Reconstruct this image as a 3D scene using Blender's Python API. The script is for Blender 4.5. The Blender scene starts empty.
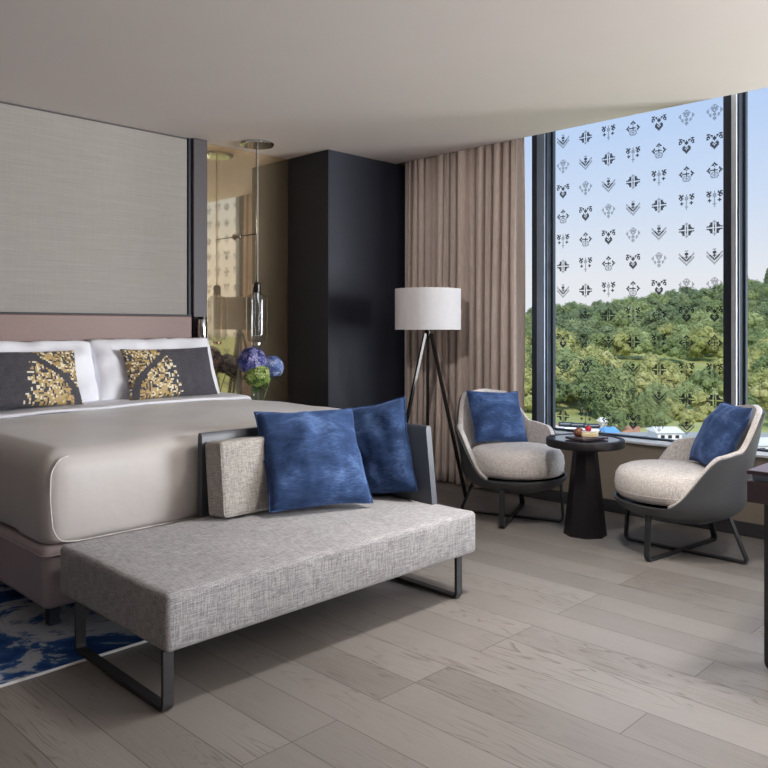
import bpy, bmesh, math, random
from mathutils import Vector, Matrix, noise
R=math.radians; PI=math.pi
scn=bpy.context.scene; COL=scn.collection
# ------------------------------------------------------------------ helpers
def link(o,parent=None):
    COL.objects.link(o)
    if parent: o.parent=parent
    return o
def tag(o,label=None,cat=None,group=None,kind=None):
    if label: o['label']=label
    if cat: o['category']=cat
    if group: o['group']=group
    if kind: o['kind']=kind
    return o
def empty(name,loc,rz,label,cat,group=None):
    o=bpy.data.objects.new(name,None); o.empty_display_size=.1
    o.location=loc; o.rotation_euler=(0,0,rz)
    return tag(link(o),label,cat,group)
def obj(name,bm,mat,parent=None,smooth=False,auto=None):
    me=bpy.data.meshes.new(name)
    bmesh.ops.recalc_face_normals(bm,faces=bm.faces)
    if smooth:
        for f in bm.faces: f.smooth=True
    if auto is not None:
        for f in bm.faces: f.smooth=True
        for e in bm.edges:
            if len(e.link_faces)==2 and e.calc_face_angle(0)>R(auto): e.smooth=False
    bm.to_mesh(me); bm.free()
    for m in (mat if isinstance(mat,(list,tuple)) else [mat]): me.materials.append(m)
    return link(bpy.data.objects.new(name,me),parent)
def struct(name,bm,mat,parent=None,**k):
    o=obj(name,bm,mat,parent,**k)
    if not parent: o['kind']='structure'
    return o
def add_box(bm,x0,x1,y0,y1,z0,z1,bevel=0,seg=2):
    b=bmesh.new()
    bmesh.ops.create_cube(b,size=1)
    for v in b.verts:
        v.co=Vector(((x0+x1)/2+v.co.x*(x1-x0),(y0+y1)/2+v.co.y*(y1-y0),(z0+z1)/2+v.co.z*(z1-z0)))
    if bevel: bmesh.ops.bevel(b,geom=b.edges[:],offset=bevel,segments=seg,profile=.5,affect='EDGES')
    merge(bm,b); return bm
def merge(bm,b,mat=None):
    if mat is not None: bmesh.ops.transform(b,matrix=mat,verts=b.verts)
    me=bpy.data.meshes.new('tmp'); b.to_mesh(me); b.free(); bm.from_mesh(me); bpy.data.meshes.remove(me)
def box(*a,**k): return add_box(bmesh.new(),*a,**k)
def add_lathe(bm,prof,n=48,c=(0,0,0),close=True):
    rings=[]
    for r,z in prof:
        if r<1e-6: rings.append([bm.verts.new((c[0],c[1],c[2]+z))])
        else: rings.append([bm.verts.new((c[0]+r*math.cos(2*PI*i/n),c[1]+r*math.sin(2*PI*i/n),c[2]+z)) for i in range(n)])
    for a,b in zip(rings,rings[1:]):
        for i in range(n):
            j=(i+1)%n
            if len(a)==1 and len(b)==1: continue
            if len(a)==1: bm.faces.new((a[0],b[i],b[j]))
            elif len(b)==1: bm.faces.new((a[i],a[j],b[0]))
            else: bm.faces.new((a[i],a[j],b[j],b[i]))
    return bm
def lathe(*a,**k): return add_lathe(bmesh.new(),*a,**k)
def fillet(pts,r,n=6):
    pts=[Vector(p) for p in pts]; out=[pts[0]]
    for i in range(1,len(pts)-1):
        p=pts[i]; a=(pts[i-1]-p); b=(pts[i+1]-p)
        rr=min(r,a.length*.45,b.length*.45)
        A=p+a.normalized()*rr; B=p+b.normalized()*rr
        for k in range(n+1):
            t=k/n; out.append(A*(1-t)**2+p*2*t*(1-t)+B*t*t)
    out.append(pts[-1]); return out
def add_sweep(bm,path,prof,side=None,cap=True):
    """sweep 2-D profile (a along side vector, b along other) along path"""
    path=[Vector(p) for p in path]; rings=[]
    ref=Vector(side) if side else None
    for i,p in enumerate(path):
        t=((path[min(i+1,len(path)-1)]-path[max(i-1,0)])).normalized()
        if ref is None:
            s=t.orthogonal().normalized() if i==0 else (last-t*last.dot(t)).normalized()
            last=s
        else: s=(ref-t*ref.dot(t)).normalized()
        o=t.cross(s)
        rings.append([bm.verts.new(p+s*a+o*b) for a,b in prof])
    n=len(prof)
    for a,b in zip(rings,rings[1:]):
        for i in range(n): bm.faces.new((a[i],a[(i+1)%n],b[(i+1)%n],b[i]))
    if cap: bm.faces.new(rings[0][::-1]); bm.faces.new(rings[-1])
    return bm
def rect(w,t): return [(-w/2,-t/2),(w/2,-t/2),(w/2,t/2),(-w/2,t/2)]
def circ(r,n=10): return [(r*math.cos(2*PI*i/n),r*math.sin(2*PI*i/n)) for i in range(n)]
def add_tube(bm,path,r,n=10): return add_sweep(bm,path,circ(r,n))
def sm(a,b,x):
    t=max(0,min(1,(x-a)/(b-a))); return t*t*(3-2*t)
def lerp(a,b,t): return a+(b-a)*t
# ------------------------------------------------------------------ materials
class N:
    def __init__(s,name):
        s.m=bpy.data.materials.new(name); s.m.use_nodes=True; s.t=s.m.node_tree
        s.b=s.t.nodes['Principled BSDF']; s.out=s.t.nodes['Material Output']
    def n(s,ty,**k):
        x=s.t.nodes.new(ty)
        for a,b in k.items(): setattr(x,a,b)
        return x
    def l(s,a,b): s.t.links.new(a,b)
    def coord(s,scale=(1,1,1),rot=(0,0,0),src='Object'):
        c=s.n('ShaderNodeTexCoord'); m=s.n('ShaderNodeMapping'); m.inputs['Scale'].default_value=scale; m.inputs['Rotation'].default_value=rot
        s.l(c.outputs[src],m.inputs[0]); return m.outputs[0]
    def noise(s,vec,scale=5,detail=4,rough=.5,dist=0):
        x=s.n('ShaderNodeTexNoise'); x.inputs['Scale'].default_value=scale; x.inputs['Detail'].default_value=detail
        x.inputs['Roughness'].default_value=rough; x.inputs['Distortion'].default_value=dist
        if vec is not None: s.l(vec,x.inputs['Vector'])
        return x.outputs['Fac']
    def ramp(s,fac,stops,interp='LINEAR'):
        r=s.n('ShaderNodeValToRGB'); e=r.color_ramp.elements; r.color_ramp.interpolation=interp
        while len(e)<len(stops): e.new(.5)
        for k,(p,c) in enumerate(stops): e[k].position=p; e[k].color=(*c,1) if len(c)==3 else c
        s.l(fac,r.inputs[0]); return r.outputs[0]
    def mix(s,fac,a,b,mode='MIX'):
        x=s.n('ShaderNodeMix',data_type='RGBA',blend_type=mode)
        for i,v in ((0,fac),(6,a),(7,b)):
            if isinstance(v,(int,float)): x.inputs[i].default_value=v
            elif isinstance(v,tuple): x.inputs[i].default_value=(*v,1)
            else: s.l(v,x.inputs[i])
        return x.outputs[2]
    def math(s,op,a,b=0.0):
        x=s.n('ShaderNodeMath',operation=op)
        for i,v in ((0,a),(1,b)):
            if isinstance(v,(int,float)): x.inputs[i].default_value=v
            else: s.l(v,x.inputs[i])
        return x.outputs[0]
    def bump(s,h,strength=.3,dist=.01):
        x=s.n('ShaderNodeBump'); x.inputs['Strength'].default_value=strength; x.inputs['Distance'].default_value=dist
        s.l(h,x.inputs['Height']); s.l(x.outputs[0],s.b.inputs['Normal'])
    def set(s,**k):
        for a,v in k.items():
            i=s.b.inputs[a.replace('_',' ')]
            if isinstance(v,(int,float)): i.default_value=v
            elif isinstance(v,tuple): i.default_value=(*v,1) if len(v)==3 else v
            else: s.l(v,i)
        return s
def srgb(r,g,b):
    f=lambda c:(c/255/12.92 if c/255<=.04045 else ((c/255+.055)/1.055)**2.4)
    return (f(r),f(g),f(b))
def plain(name,c,rough=.5,metal=0,spec=.5,var=.08,sc=30,**k):
    m=N(name); n=m.noise(m.coord(),sc,5)
    d=tuple(max(0,x*(1-var)) for x in c); e=tuple(min(1,x*(1+var)) for x in c)
    m.set(Base_Color=m.ramp(n,[(.3,d),(.7,e)]),Roughness=rough,Metallic=metal,Specular_IOR_Level=spec)
    for a,v in k.items(): m.set(**{a:v})
    return m.m
def weave(name,lo,hi,f=1.0,bump=.25,sheen=.15):
    m=N(name)
    a=m.noise(m.coord((26*f,380*f,380*f)),1,3,.6); b=m.noise(m.coord((380*f,26*f,380*f)),1,3,.6); c=m.noise(m.coord((380*f,380*f,26*f)),1,3,.6)
    s=m.math('ADD',m.math('ADD',a,b),c); s=m.math('DIVIDE',s,3.0)
    big=m.noise(m.coord(),6,3); s2=m.math('ADD',s,m.math('MULTIPLY',m.math('SUBTRACT',big,.5),.06))
    m.set(Base_Color=m.ramp(s2,[(.40,lo),(.60,hi)]),Roughness=.9,Specular_IOR_Level=.15,Sheen_Weight=sheen)
    m.bump(s,bump,.004); return m.m
M={}
M['bench']=weave('heather_grey_fabric',srgb(108,107,109),srgb(188,186,188),.9)
M['bench_cushion']=weave('warm_grey_fabric',srgb(120,115,110),srgb(198,193,187),.9)
M['chairfab']=weave('light_grey_fabric',srgb(156,150,147),srgb(234,229,226),.9)
M['leather']=plain('charcoal_leather',srgb(66,68,71),.42,var=.05,sc=200)
M['leather_bench']=plain('slate_leather',srgb(66,69,77),.38,var=.05,sc=200)
M['legmetal']=plain('graphite_metal',srgb(58,60,63),.4,.6,var=.05)
M['legblack']=plain('black_bronze_metal',srgb(62,62,64),.42,.5,var=.05)
M['lampmetal']=plain('dark_nickel',srgb(60,58,58),.22,.9,var=.05)
M['chrome']=plain('polished_chrome',srgb(205,205,205),.1,1,var=.03)
M['brassy']=plain('pale_gold_metal',srgb(200,185,150),.25,1,var=.03)
M['tablewood']=plain('ebony_stained_wood',srgb(24,20,24),.5,0,.3,var=.15,sc=60)
M['tabletop']=plain('dark_polished_stone',srgb(48,46,50),.12,var=.2,sc=25)
M['deskwood']=plain('plum_brown_lacquer',srgb(70,58,64),.35,var=.1)
M['black']=plain('navy_black_panel',srgb(40,43,54),.5,0,.3,var=.04)
M['ceil']=plain('warm_white_plaster',srgb(222,213,209),.9,spec=.1,var=.01,sc=3)
M['walltaupe']=plain('taupe_wall_paint',srgb(150,140,128),.85,spec=.2,var=.02)
M['wallroom']=plain('dark_room_paint',srgb(112,104,98),.9,spec=.1,var=.01)
M['base']=plain('charcoal_baseboard',srgb(62,62,66),.5,var=.05)
M['frame']=plain('dark_aluminium_frame',srgb(48,55,66),.4,.4,var=.03)
M['framelight']=plain('brushed_aluminium',srgb(205,211,220),.4,.5,var=.03)
M['sill']=plain('white_sill',srgb(225,226,228),.3,var=.02)
M['post']=plain('aubergine_post',srgb(72,64,69),.5,var=.04)
M['shade']=plain('pale_grey_lampshade',srgb(206,204,207),.85,spec=.1,var=.02)
M['white']=plain('white_linen',srgb(243,243,249),.85,spec=.15,var=.015,sc=8)
M['basebed']=plain('mauve_leatherette',srgb(163,150,153),.5,var=.03)
m=N('brown_headboard_leather'); n=m.noise(m.coord(),300,4); m.set(Base_Color=m.ramp(n,[(.3,srgb(118,92,86)),(.7,srgb(132,104,97))]),Roughness=.5); m.bump(n,.15,.002); M['headboard']=m.m
m=N('silk_wallcovering'); a=m.noise(m.coord((4,4,220)),1,4,.6); b=m.noise(m.coord((160,160,6)),1,3)
s=m.math('ADD',m.math('MULTIPLY',a,.75),m.math('MULTIPLY',b,.25)); m.set(Base_Color=m.ramp(s,[(.3,srgb(150,144,139)),(.7,srgb(166,160,155))]),Roughness=.7,Specular_IOR_Level=.2,Sheen_Weight=.1); M['wallfab']=m.m
m=N('bronze_mirror'); n=m.noise(m.coord((1,1,1)),9,4); m.set(Base_Color=m.ramp(n,[(.3,srgb(222,200,165)),(.7,srgb(230,208,174))]),Metallic=.86,Roughness=.04); M['mirror']=m.m
m=N('satin_duvet'); n=m.noise(m.coord((1,1,1)),3,3); m.set(Base_Color=m.ramp(n,[(.3,srgb(190,184,181)),(.7,srgb(200,194,191))]),Roughness=.42,Specular_IOR_Level=.4,Sheen_Weight=.3); m.bump(m.noise(m.coord((1,1,1)),5,4),.12,.03); M['duvet']=m.m
m=N('blue_velvet'); n=m.noise(m.coord((5,9,9)),1,5,.6,.3); n2=m.noise(m.coord((30,160,90)),1,3)
s=m.math('ADD',m.math('MULTIPLY',n,.72),m.math('MULTIPLY',n2,.28)); m.set(Base_Color=m.ramp(s,[(.36,srgb(31,48,80)),(.52,srgb(46,68,107)),(.66,srgb(82,106,149))]),Roughness=.75,Specular_IOR_Level=.15,Sheen_Weight=.7,Sheen_Roughness=.4,Sheen_Tint=(*srgb(130,155,215),1)); M['velvet']=m.m
M['pipe']=plain('satin_piping',srgb(214,208,203),.5)
M['slate']=weave('slate_cotton',srgb(58,57,62),srgb(92,90,96),1.0,.1)
M['gold']=plain('gold_stitching',srgb(190,162,106),.55,var=.15,sc=90)
M['ochre']=plain('ochre_stitching',srgb(150,122,76),.6,var=.15,sc=90)
M['cream']=plain('cream_stitching',srgb(236,228,204),.6,var=.05,sc=90)
m=N('taupe_curtain'); n=m.noise(m.coord((300,300,12)),1,3); m.set(Base_Color=m.ramp(n,[(.35,srgb(192,176,168)),(.65,srgb(214,199,190))]),Roughness=.85,Specular_IOR_Level=.2,Sheen_Weight=.2); M['curtain']=m.m
# oak floor, planks along Y
m=N('grey_oak_planks'); c=m.n('ShaderNodeTexCoord'); sp=m.n('ShaderNodeSeparateXYZ'); m.l(c.outputs['Object'],sp.inputs[0])
cb=m.n('ShaderNodeCombineXYZ'); m.l(sp.outputs[1],cb.inputs[0]); m.l(sp.outputs[0],cb.inputs[1])
br=m.n('ShaderNodeTexBrick',offset=.37,offset_frequency=3,squash=1); m.l(cb.outputs[0],br.inputs['Vector'])
br.inputs['Color1'].default_value=(0,0,0,1); br.inputs['Color2'].default_value=(1,1,1,1); br.inputs['Mortar'].default_value=(.5,.5,.5,1)
br.inputs['Scale'].default_value=1; br.inputs['Mortar Size'].default_value=.0014; br.inputs['Mortar Smooth'].default_value=.2; br.inputs['Bias'].default_value=0
br.inputs['Brick Width'].default_value=1.85; br.inputs['Row Height'].default_value=.185
rnd=m.n('ShaderNodeSeparateColor'); m.l(br.outputs['Color'],rnd.inputs[0]); rv=rnd.outputs[0]
off=m.math('MULTIPLY',rv,37.0)
def gv(sx,sy):
    q=m.n('ShaderNodeCombineXYZ'); m.l(m.math('MULTIPLY',sp.outputs[0],sx),q.inputs[0]); m.l(m.math('MULTIPLY',sp.outputs[1],sy),q.inputs[1]); m.l(off,q.inputs[2]); return q.outputs[0]
cath=m.noise(gv(5.5,.6),1,3,.5,.35); bands=m.math('FRACT',m.math('MULTIPLY',cath,26.0)); line=m.ramp(bands,[(0,(0,0,0)),(.16,(1,1,1)),(.75,(1,1,1)),(1,(0,0,0))])
fine=m.noise(gv(130,3.5),1,4,.6); patch=m.noise(gv(3,1.2),1,2)
tone=m.math('ADD',m.math('ADD',m.math('MULTIPLY',rv,.34),m.math('MULTIPLY',fine,.36)),m.math('MULTIPLY',patch,.30))
colr=m.ramp(tone,[(.25,srgb(110,105,101)),(.5,srgb(123,118,114)),(.8,srgb(136,131,127))])
lm=m.math('MULTIPLY',m.math('MULTIPLY',m.math('SUBTRACT',1.0,line),m.ramp(m.noise(gv(60,4),1,3),[(.4,(0,0,0)),(.55,(1,1,1))])),m.math('MULTIPLY',m.ramp(m.noise(gv(1.6,1.1),1,2),[(.42,(0,0,0)),(.58,(1,1,1))]),.85))
colr=m.mix(lm,colr,srgb(92,84,78)); colr=m.mix(br.outputs['Fac'],colr,srgb(58,50,45))
m.set(Base_Color=colr,Roughness=m.math('ADD',m.math('MULTIPLY',fine,.2),.27),Specular_IOR_Level=.5)
m.bump(m.math('SUBTRACT',fine,m.math('ADD',m.math('MULTIPLY',lm,.8),br.outputs['Fac'])),.22,.004); M['floor']=m.m
# rug
m=N('blue_watercolour_rug'); n=m.noise(m.coord((1,1,1)),2.3,7,.62,.8); n2=m.noise(m.coord((1,1,1)),6,6,.65)
cr=m.ramp(n,[(.36,srgb(14,34,92)),(.45,srgb(26,58,116)),(.50,srgb(52,86,136)),(.525,srgb(166,172,182)),(.60,srgb(182,182,184)),(.65,srgb(40,78,128))])
m.set(Base_Color=m.mix(m.math('MULTIPLY',n2,.35),cr,srgb(70,100,140)),Roughness=.95,Specular_IOR_Level=.05); m.bump(m.noise(m.coord(),500,2),.3,.004); M['rug']=m.m
M['rugedge']=plain('white_binding',srgb(220,220,220),.9)
def glass(name,tint,f0=.04,rough=0.0,f90=.8):
    m=N(name); m.t.nodes.remove(m.b); t=m.n('ShaderNodeBsdfTransparent'); t.inputs[0].default_value=(*tint,1)
    g=m.n('ShaderNodeBsdfGlossy'); g.inputs['Roughness'].default_value=rough
    ge=m.n('ShaderNodeNewGeometry'); vm=m.n('ShaderNodeVectorMath',operation='DOT_PRODUCT'); m.l(ge.outputs['Normal'],vm.inputs[0]); m.l(ge.outputs['Incoming'],vm.inputs[1])
    c=m.math('SUBTRACT',1.0,m.math('ABSOLUTE',vm.outputs['Value'])); f=m.math('ADD',f0,m.math('MULTIPLY',m.math('POWER',c,5.0),f90-f0))
    x=m.n('ShaderNodeMixShader'); m.l(f,x.inputs[0]); m.l(t.outputs[0],x.inputs[1]); m.l(g.outputs[0],x.inputs[2]); m.l(x.outputs[0],m.out.inputs[0]); return m.m
M['pane']=glass('clear_pane',(.985,.99,.99),.02,0,.5)
M['smoke']=glass('smoked_glass',(.82,.83,.83),.07,.02)
M['vase']=glass('vase_glass',(.92,.95,.94),.05,.01)
def dots(name,c,a):
    m=N(name); m.set(Base_Color=c,Roughness=.7,Alpha=a); return m.m
M['print_dark']=dots('dark_ceramic_print',srgb(36,46,62),.92); M['print_pale']=dots('fine_dot_ceramic_print',srgb(40,52,72),.5)
# ------------------------------------------------------------------ camera
f_px=777.41; th=R(44.576)
cam=bpy.data.cameras.new('camera'); co=bpy.data.objects.new('camera',cam); COL.objects.link(co)
co.location=(0,0,1.25); co.rotation_euler=(PI/2,0,th-PI/2)
cam.sensor_width=36; cam.lens=f_px/768*36; cam.shift_y=-55/768; cam.clip_start=.05; cam.clip_end=3000
scn.camera=co
# ------------------------------------------------------------------ room shell
H=2.675; YH=5.16; XL=-1.7; YR=-2.6
struct('floor',box(XL-.1,5.06,YR-.1,YH+.1,-.1,0),M['floor'])
struct('ceiling',box(XL-.1,4.852,YR-.1,YH+.1,H,H+.25),M['ceil'])
struct('trim_blind_recess',box(4.853,5.06,YR-.1,YH+.1,H+.19,H+.25),M['ceil'])
struct('wall_headboard',box(XL-.1,5.06,YH,YH+.1,0,H),M['walltaupe'])
struct('wall_left',box(XL-.1,XL,YR-.1,YH,0,H),M['wallroom'])
struct('wall_rear',box(XL,5.06,YR-.1,YR,0,H),M['wallroom'])
struct('wall_window',box(4.88,5.06,YR,3.95,0,.485),M['walltaupe'])
struct('wall_side',box(4.99,5.06,3.951,YH,0,H+.185),M['walltaupe'])
struct('wall_closet',box(4.08,4.985,4.64,YH,0,H,bevel=.003),M['black'])
struct('baseboard_window',box(4.865,4.88,YR,3.36,0,.085,bevel=.003),M['base'])
struct('trim_sill',box(4.858,4.972,YR,3.36,.486,.502,bevel=.003),M['sill'])
# upholstered wall panel with dark strip as painted shadow gap, post, bronze mirror
struct('trim_panel',box(.2,3.10,5.115,5.158,.0,H-.012,bevel=.004),M['wallfab'])
struct('trim_gap',box(.2,3.10,5.12,5.158,H-.011,H-.001),M['post'])
bm=box(3.102,3.128,5.10,5.158,0,H-.002,bevel=.003); struct('trim_strip',bm,M['black'])
struct('trim_post',box(3.13,3.250,5.075,5.158,0,H-.002,bevel=.005),M['post'])
o=obj('mirror_panel',box(3.252,4.077,5.150,5.1595,0.0,H-.004),M['mirror'])
tag(o,'full height bronze tinted mirror panel behind the hanging glass pendant','mirror')
# windows --------------------------------------------------------
def window(n,y0,y1,z0=.503,z1=H+.185):
    r=struct('window_%d'%n,box(4.982,5.03,y0,y1,z0,z0+.014,bevel=.003),M['frame'])
    obj('pane',box(4.998,5.004,y0,y1,z0+.0145,z1),M['pane'],r)
    b=bmesh.new()
    for a in (y0,y1-.012): add_box(b,4.985,5.02,a,a+.012,z0+.0145,z1)
    obj('frame',b,M['frame'],r); return r
def mullion(n,y0,y1,kind):
    r=struct('trim_mullion_%d'%n,box(4.93,5.03,y0,y1,.503,H+.185,bevel=.004),M['frame'])
    w=y1-y0
    if kind=='right': b=box(4.915,4.929,y0+.012,y0+w*.45,.505,H+.18,bevel=.003)
    else: b=box(4.915,4.929,y0+w*.10,y0+w*.6,.505,H+.18,bevel=.003)
    obj('cover_strip',b,M['framelight'] if kind=='right' else M['framegrey'],r); return r
M['framegrey']=plain('slate_aluminium',srgb(132,146,166),.35,.4,var=.03)
w1=window(1,3.306,3.94); mullion(1,3.168,3.303,'left')
w2=window(2,1.897,3.165); mullion(2,1.795,1.894,'right')
w3=window(3,.10,1.79); mullion(3,-.03,.095,'right'); w4=window(4,-2.5,-.035)
# printed motifs on window_2 (pixel-art folk ornaments)
MOT={
'leaf':([".....ppp.....","......p......","p....ddd....p","pp...ddd...pp",".pp...d...pp.","p.dd.ddd.dd.p","pp.dd.d.dd.pp",".pp.dd.dd.pp.","..pp.ddd.pp..","...pp.p.pp...","....pp.pp....",".....ppp.....","......p......"]),
'star':([".....ppp.....","....p.p.p....","...ppppppp...",".p..ppppp..p.","pp..pp.pp..pp","pp...ppp...pp",".p....p....p.","..pp.ppp.pp..","..pp.ppp.pp..","...p..p..p...",".....ppp.....",".....ppp.....","......p......"]),
'heart':(["ddd.......ddd",".d.dd...dd.d.","ddd.d.d.d.ddd","d.d..ddd..d.d","dd...ddd...dd","......d......","....d...d....","...ddd.ddd...","...dd.d.dd...","...ddd.ddd...","....ddddd....",".....ddd.....","......d......"]),
'crown':(["......d......",".....ddd.....","....dd.dd....","......d......","..d.......d..",".dd...d...dd.","dd.dddddd..dd",".dd...d...dd.","..d.ppppp.d..","...pp.p.pp...","...p.ppp.p...","...pp.p.pp...","....ppppp...."]),
'tree':(["dd.d..p..d.dd",".ddd..p..ddd.","ddd..ppp..ddd","d.dd.ppp.dd.d",".dd..ppp..dd.","......p......","..d...p...d..",".ddd..p..ddd.","..d...p...d..","......p......",".....ppp.....","......p......","......p......"]),
'cross':(["......p......",".....ppp.....","...dd.p.dd...","...dd.p.dd...","..ddd.d.ddd..","ddddd.d.ddddd","......p......","ddddd.d.ddddd","..ddd.d.ddd..","...dd.p.dd...","...dd.p.dd...",".....ppp.....","......p......"])}
SEQ=['leaf','star','heart','crown','tree','cross']
bm=bmesh.new(); ycols=[3.074, 2.889, 2.709, 2.525, 2.34, 2.153, 1.972]; shift=[0,1,2,3,4,5,5]
P0=.0079; zt=2.627-6*.0079
for ci,yc in enumerate(ycols):
    for ri in range(13):
        g=MOT[SEQ[(ri-shift[ci])%6]]; zc=zt-ri*.1832
        for a,row in enumerate(g):
            for b_,ch in enumerate(row):
                if ch=='.': continue
                y=yc+(6-b_)*P0; z=zc+(12-a)*P0; q=P0*.5
                if not(1.91<y<3.15): continue
                fc=bm.faces.new([bm.verts.new((4.9955,y+s1*q,z+s2*q)) for s1,s2 in ((-1,-1),(1,-1),(1,1),(-1,1))])
                fc.material_index=0 if ch=='d' else 1
obj('printed_motifs',bm,[M['print_dark'],M['print_pale']],w2)
# ------------------------------------------------------------------ curtain
def curtain():
    bm=bmesh.new(); ny,nz=260,26; y0,y1=3.385,4.60; rows=[]
    rng=random.Random(5); ph=[0]
    for i in range(ny): ph.append(ph[-1]+max(.25,lerp(.2,1.9,noise.noise((i*.03,7,0))*.75+.5)))
    tot=ph[-1]; nf=14
    for k in range(nz+1):
        t=k/nz; z=lerp(.012,H+.06,t); row=[]
        for i in range(ny+1):
            s=i/ny; p=ph[i]/tot*2*PI*nf
            w=noise.noise((s*6,t*1.2,3))*1.3*(1-t)
            amp=lerp(.070,.042,t**.8)*(.8+.9*noise.noise((s*9,t*.8,11)))
            fl=math.sin(p+w); x=lerp(4.882,4.903,t**.7)+amp*(.9*math.cos(p+w)+.5*math.sin(2.3*p+1+w*1.4)*noise.noise((s*13,t*.5,4))*2)
            row.append(bm.verts.new((x,lerp(y0,y1,s)+.012*math.sin(2*p+w)+.012*noise.noise((s*5,t*2,0))*(1-t),z)))
        rows.append(row)
    for a,b in zip(rows,rows[1:]):
        for i in range(ny): bm.faces.new((a[i],a[i+1],b[i+1],b[i]))
    o=obj('curtain',bm,M['curtain'],smooth=True)
    md=o.modifiers.new('thickness','SOLIDIFY'); md.thickness=.003
    tag(o,'floor length taupe curtain gathered in folds beside the window','curtain')
curtain()
# ------------------------------------------------------------------ soft goods
def pillow_bm(w,h,t,n=26,seed=0,pull=.055,wr=.006,p=.42,matfn=None):
    bm=bmesh.new(); sides=[]
    nx=n; nyy=n
    if matfn: nx,nyy=matfn[1],matfn[2]
    for sg in (1,-1):
        g=[]
        for j in range(nyy+1):
            r=[]
            for i in range(nx+1):
                x=2*i/nx-1; y=2*j/nyy-1
                e=max(0,(1-x*x)*(1-y*y)); z=sg*t/2*(e**p)
                X=x*(1-pull*(1-y*y)*abs(x)**3)*w/2; Y=y*(1-pull*(1-x*x)*abs(y)**3)*h/2
                k=noise.noise((X*9+seed*7,Y*9,sg*3+seed)); k2=noise.noise((X*22+seed*3,Y*14,sg+seed))
                z+=sg*(k*wr*2.2+k2*wr)*min(1,e*4)
                Y+=noise.noise((X*7,seed,2))*wr*1.2*abs(y)**4; X+=noise.noise((Y*7,seed,5))*wr*1.2*abs(x)**4
                r.append(bm.verts.new((X,Y,z)))
            g.append(r)
        for j in range(nyy):
            for i in range(nx):
                q=(g[j][i],g[j][i+1],g[j+1][i+1],g[j+1][i]); f=bm.faces.new(q if sg>0 else q[::-1])
                if matfn and sg>0: f.material_index=matfn[0](i,j)
        sides.append(g)
    bmesh.ops.remove_doubles(bm,verts=bm.verts,dist=.0008)
    return bm
def seam_bm(w,h,pull=.055,seed=0,wr=.006,r=.004):
    bm=bmesh.new(); pts=[]
    n=24
    for side in range(4):
        for i in range(n):
            s=2*i/n-1
            x,y=[(s,-1),(1,s),(-s,1),(-1,-s)][side]
            X=x*(1-pull*(1-y*y)*abs(x)**3)*w/2; Y=y*(1-pull*(1-x*x)*abs(y)**3)*h/2
            Y+=noise.noise((X*7,seed,2))*wr*1.2*abs(y)**4; X+=noise.noise((Y*7,seed,5))*wr*1.2*abs(x)**4
            pts.append((X,Y,0))
    pts.append(pts[0]); add_tube(bm,pts,r,6); return bm
def place(o,bottom,up,right):
    """o's local -y edge midpoint goes to bottom; up = direction of local y; right = local x"""
    u=Vector(up).normalized(); r=Vector(right); r=(r-u*r.dot(u)).normalized(); n=r.cross(u)
    return Matrix(((r.x,u.x,n.x,0),(r.y,u.y,n.y,0),(r.z,u.z,n.z,0),(0,0,0,1)))
def pillow(name,w,h,t,bottom,up,right,mat,label,cat,group=None,seed=0,seam=None,**k):
    o=obj(name,pillow_bm(w,h,t,seed=seed,**k),mat,smooth=True)
    Mx=place(o,bottom,up,right); c=Vector(bottom)+Vector(up).normalized()*h/2
    o.matrix_world=Matrix.Translation(c)@Mx
    tag(o,label,cat,group)
    if seam: obj('piping',seam_bm(w,h,seed=seed,pull=k.get('pull',.055)),seam,o,smooth=True)
    return o
# ------------------------------------------------------------------ rug and bed
def rug():
    bm=box(-.9,2.72,2.85,4.7,0.0005,.009,bevel=.003)
    o=obj('area_rug',bm,M['rug']); tag(o,'blue and white watercolour patterned rug under the bed','rug')
    b=bmesh.new(); add_tube(b,[(-.9,2.85,.006),(2.72,2.85,.006)],.006,8); add_tube(b,[(2.72,2.85,.006),(2.72,4.7,.006)],.006,8)
    obj('binding_edge',b,M['rugedge'],o)
rug()
bed=empty('bed',(2.29,4.1,0),0,'king size bed dressed in a satin beige duvet on a mauve base','bed')
def loc(bm,o): bmesh.ops.translate(bm,vec=-Vector(o.location),verts=bm.verts); return bm
X0,X1=1.28,3.32; YF=3.16
obj('base',loc(box(X0-.02,X1+.02,YF-.01,5.02,.115,.368,bevel=.035,seg=5),bed),M['basebed'],bed,auto=40)
b=bmesh.new(); add_tube(b,fillet([(X0-.022,5.0,.335),(X0-.022,YF-.012,.335),(X1+.022,YF-.012,.335),(X1+.022,5.0,.335)],.035,5),.004,6); obj('base_piping',loc(b,bed),M['basebed'],bed)
for x in (X0+.05,X1-.10):
    for y in (YF+.11,4.9): obj('leg',loc(box(x,x+.045,y,y+.045,.0095 if (y<4.7 and x<2.6) else .001,.118,bevel=.003),bed),M['black'],bed)
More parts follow.
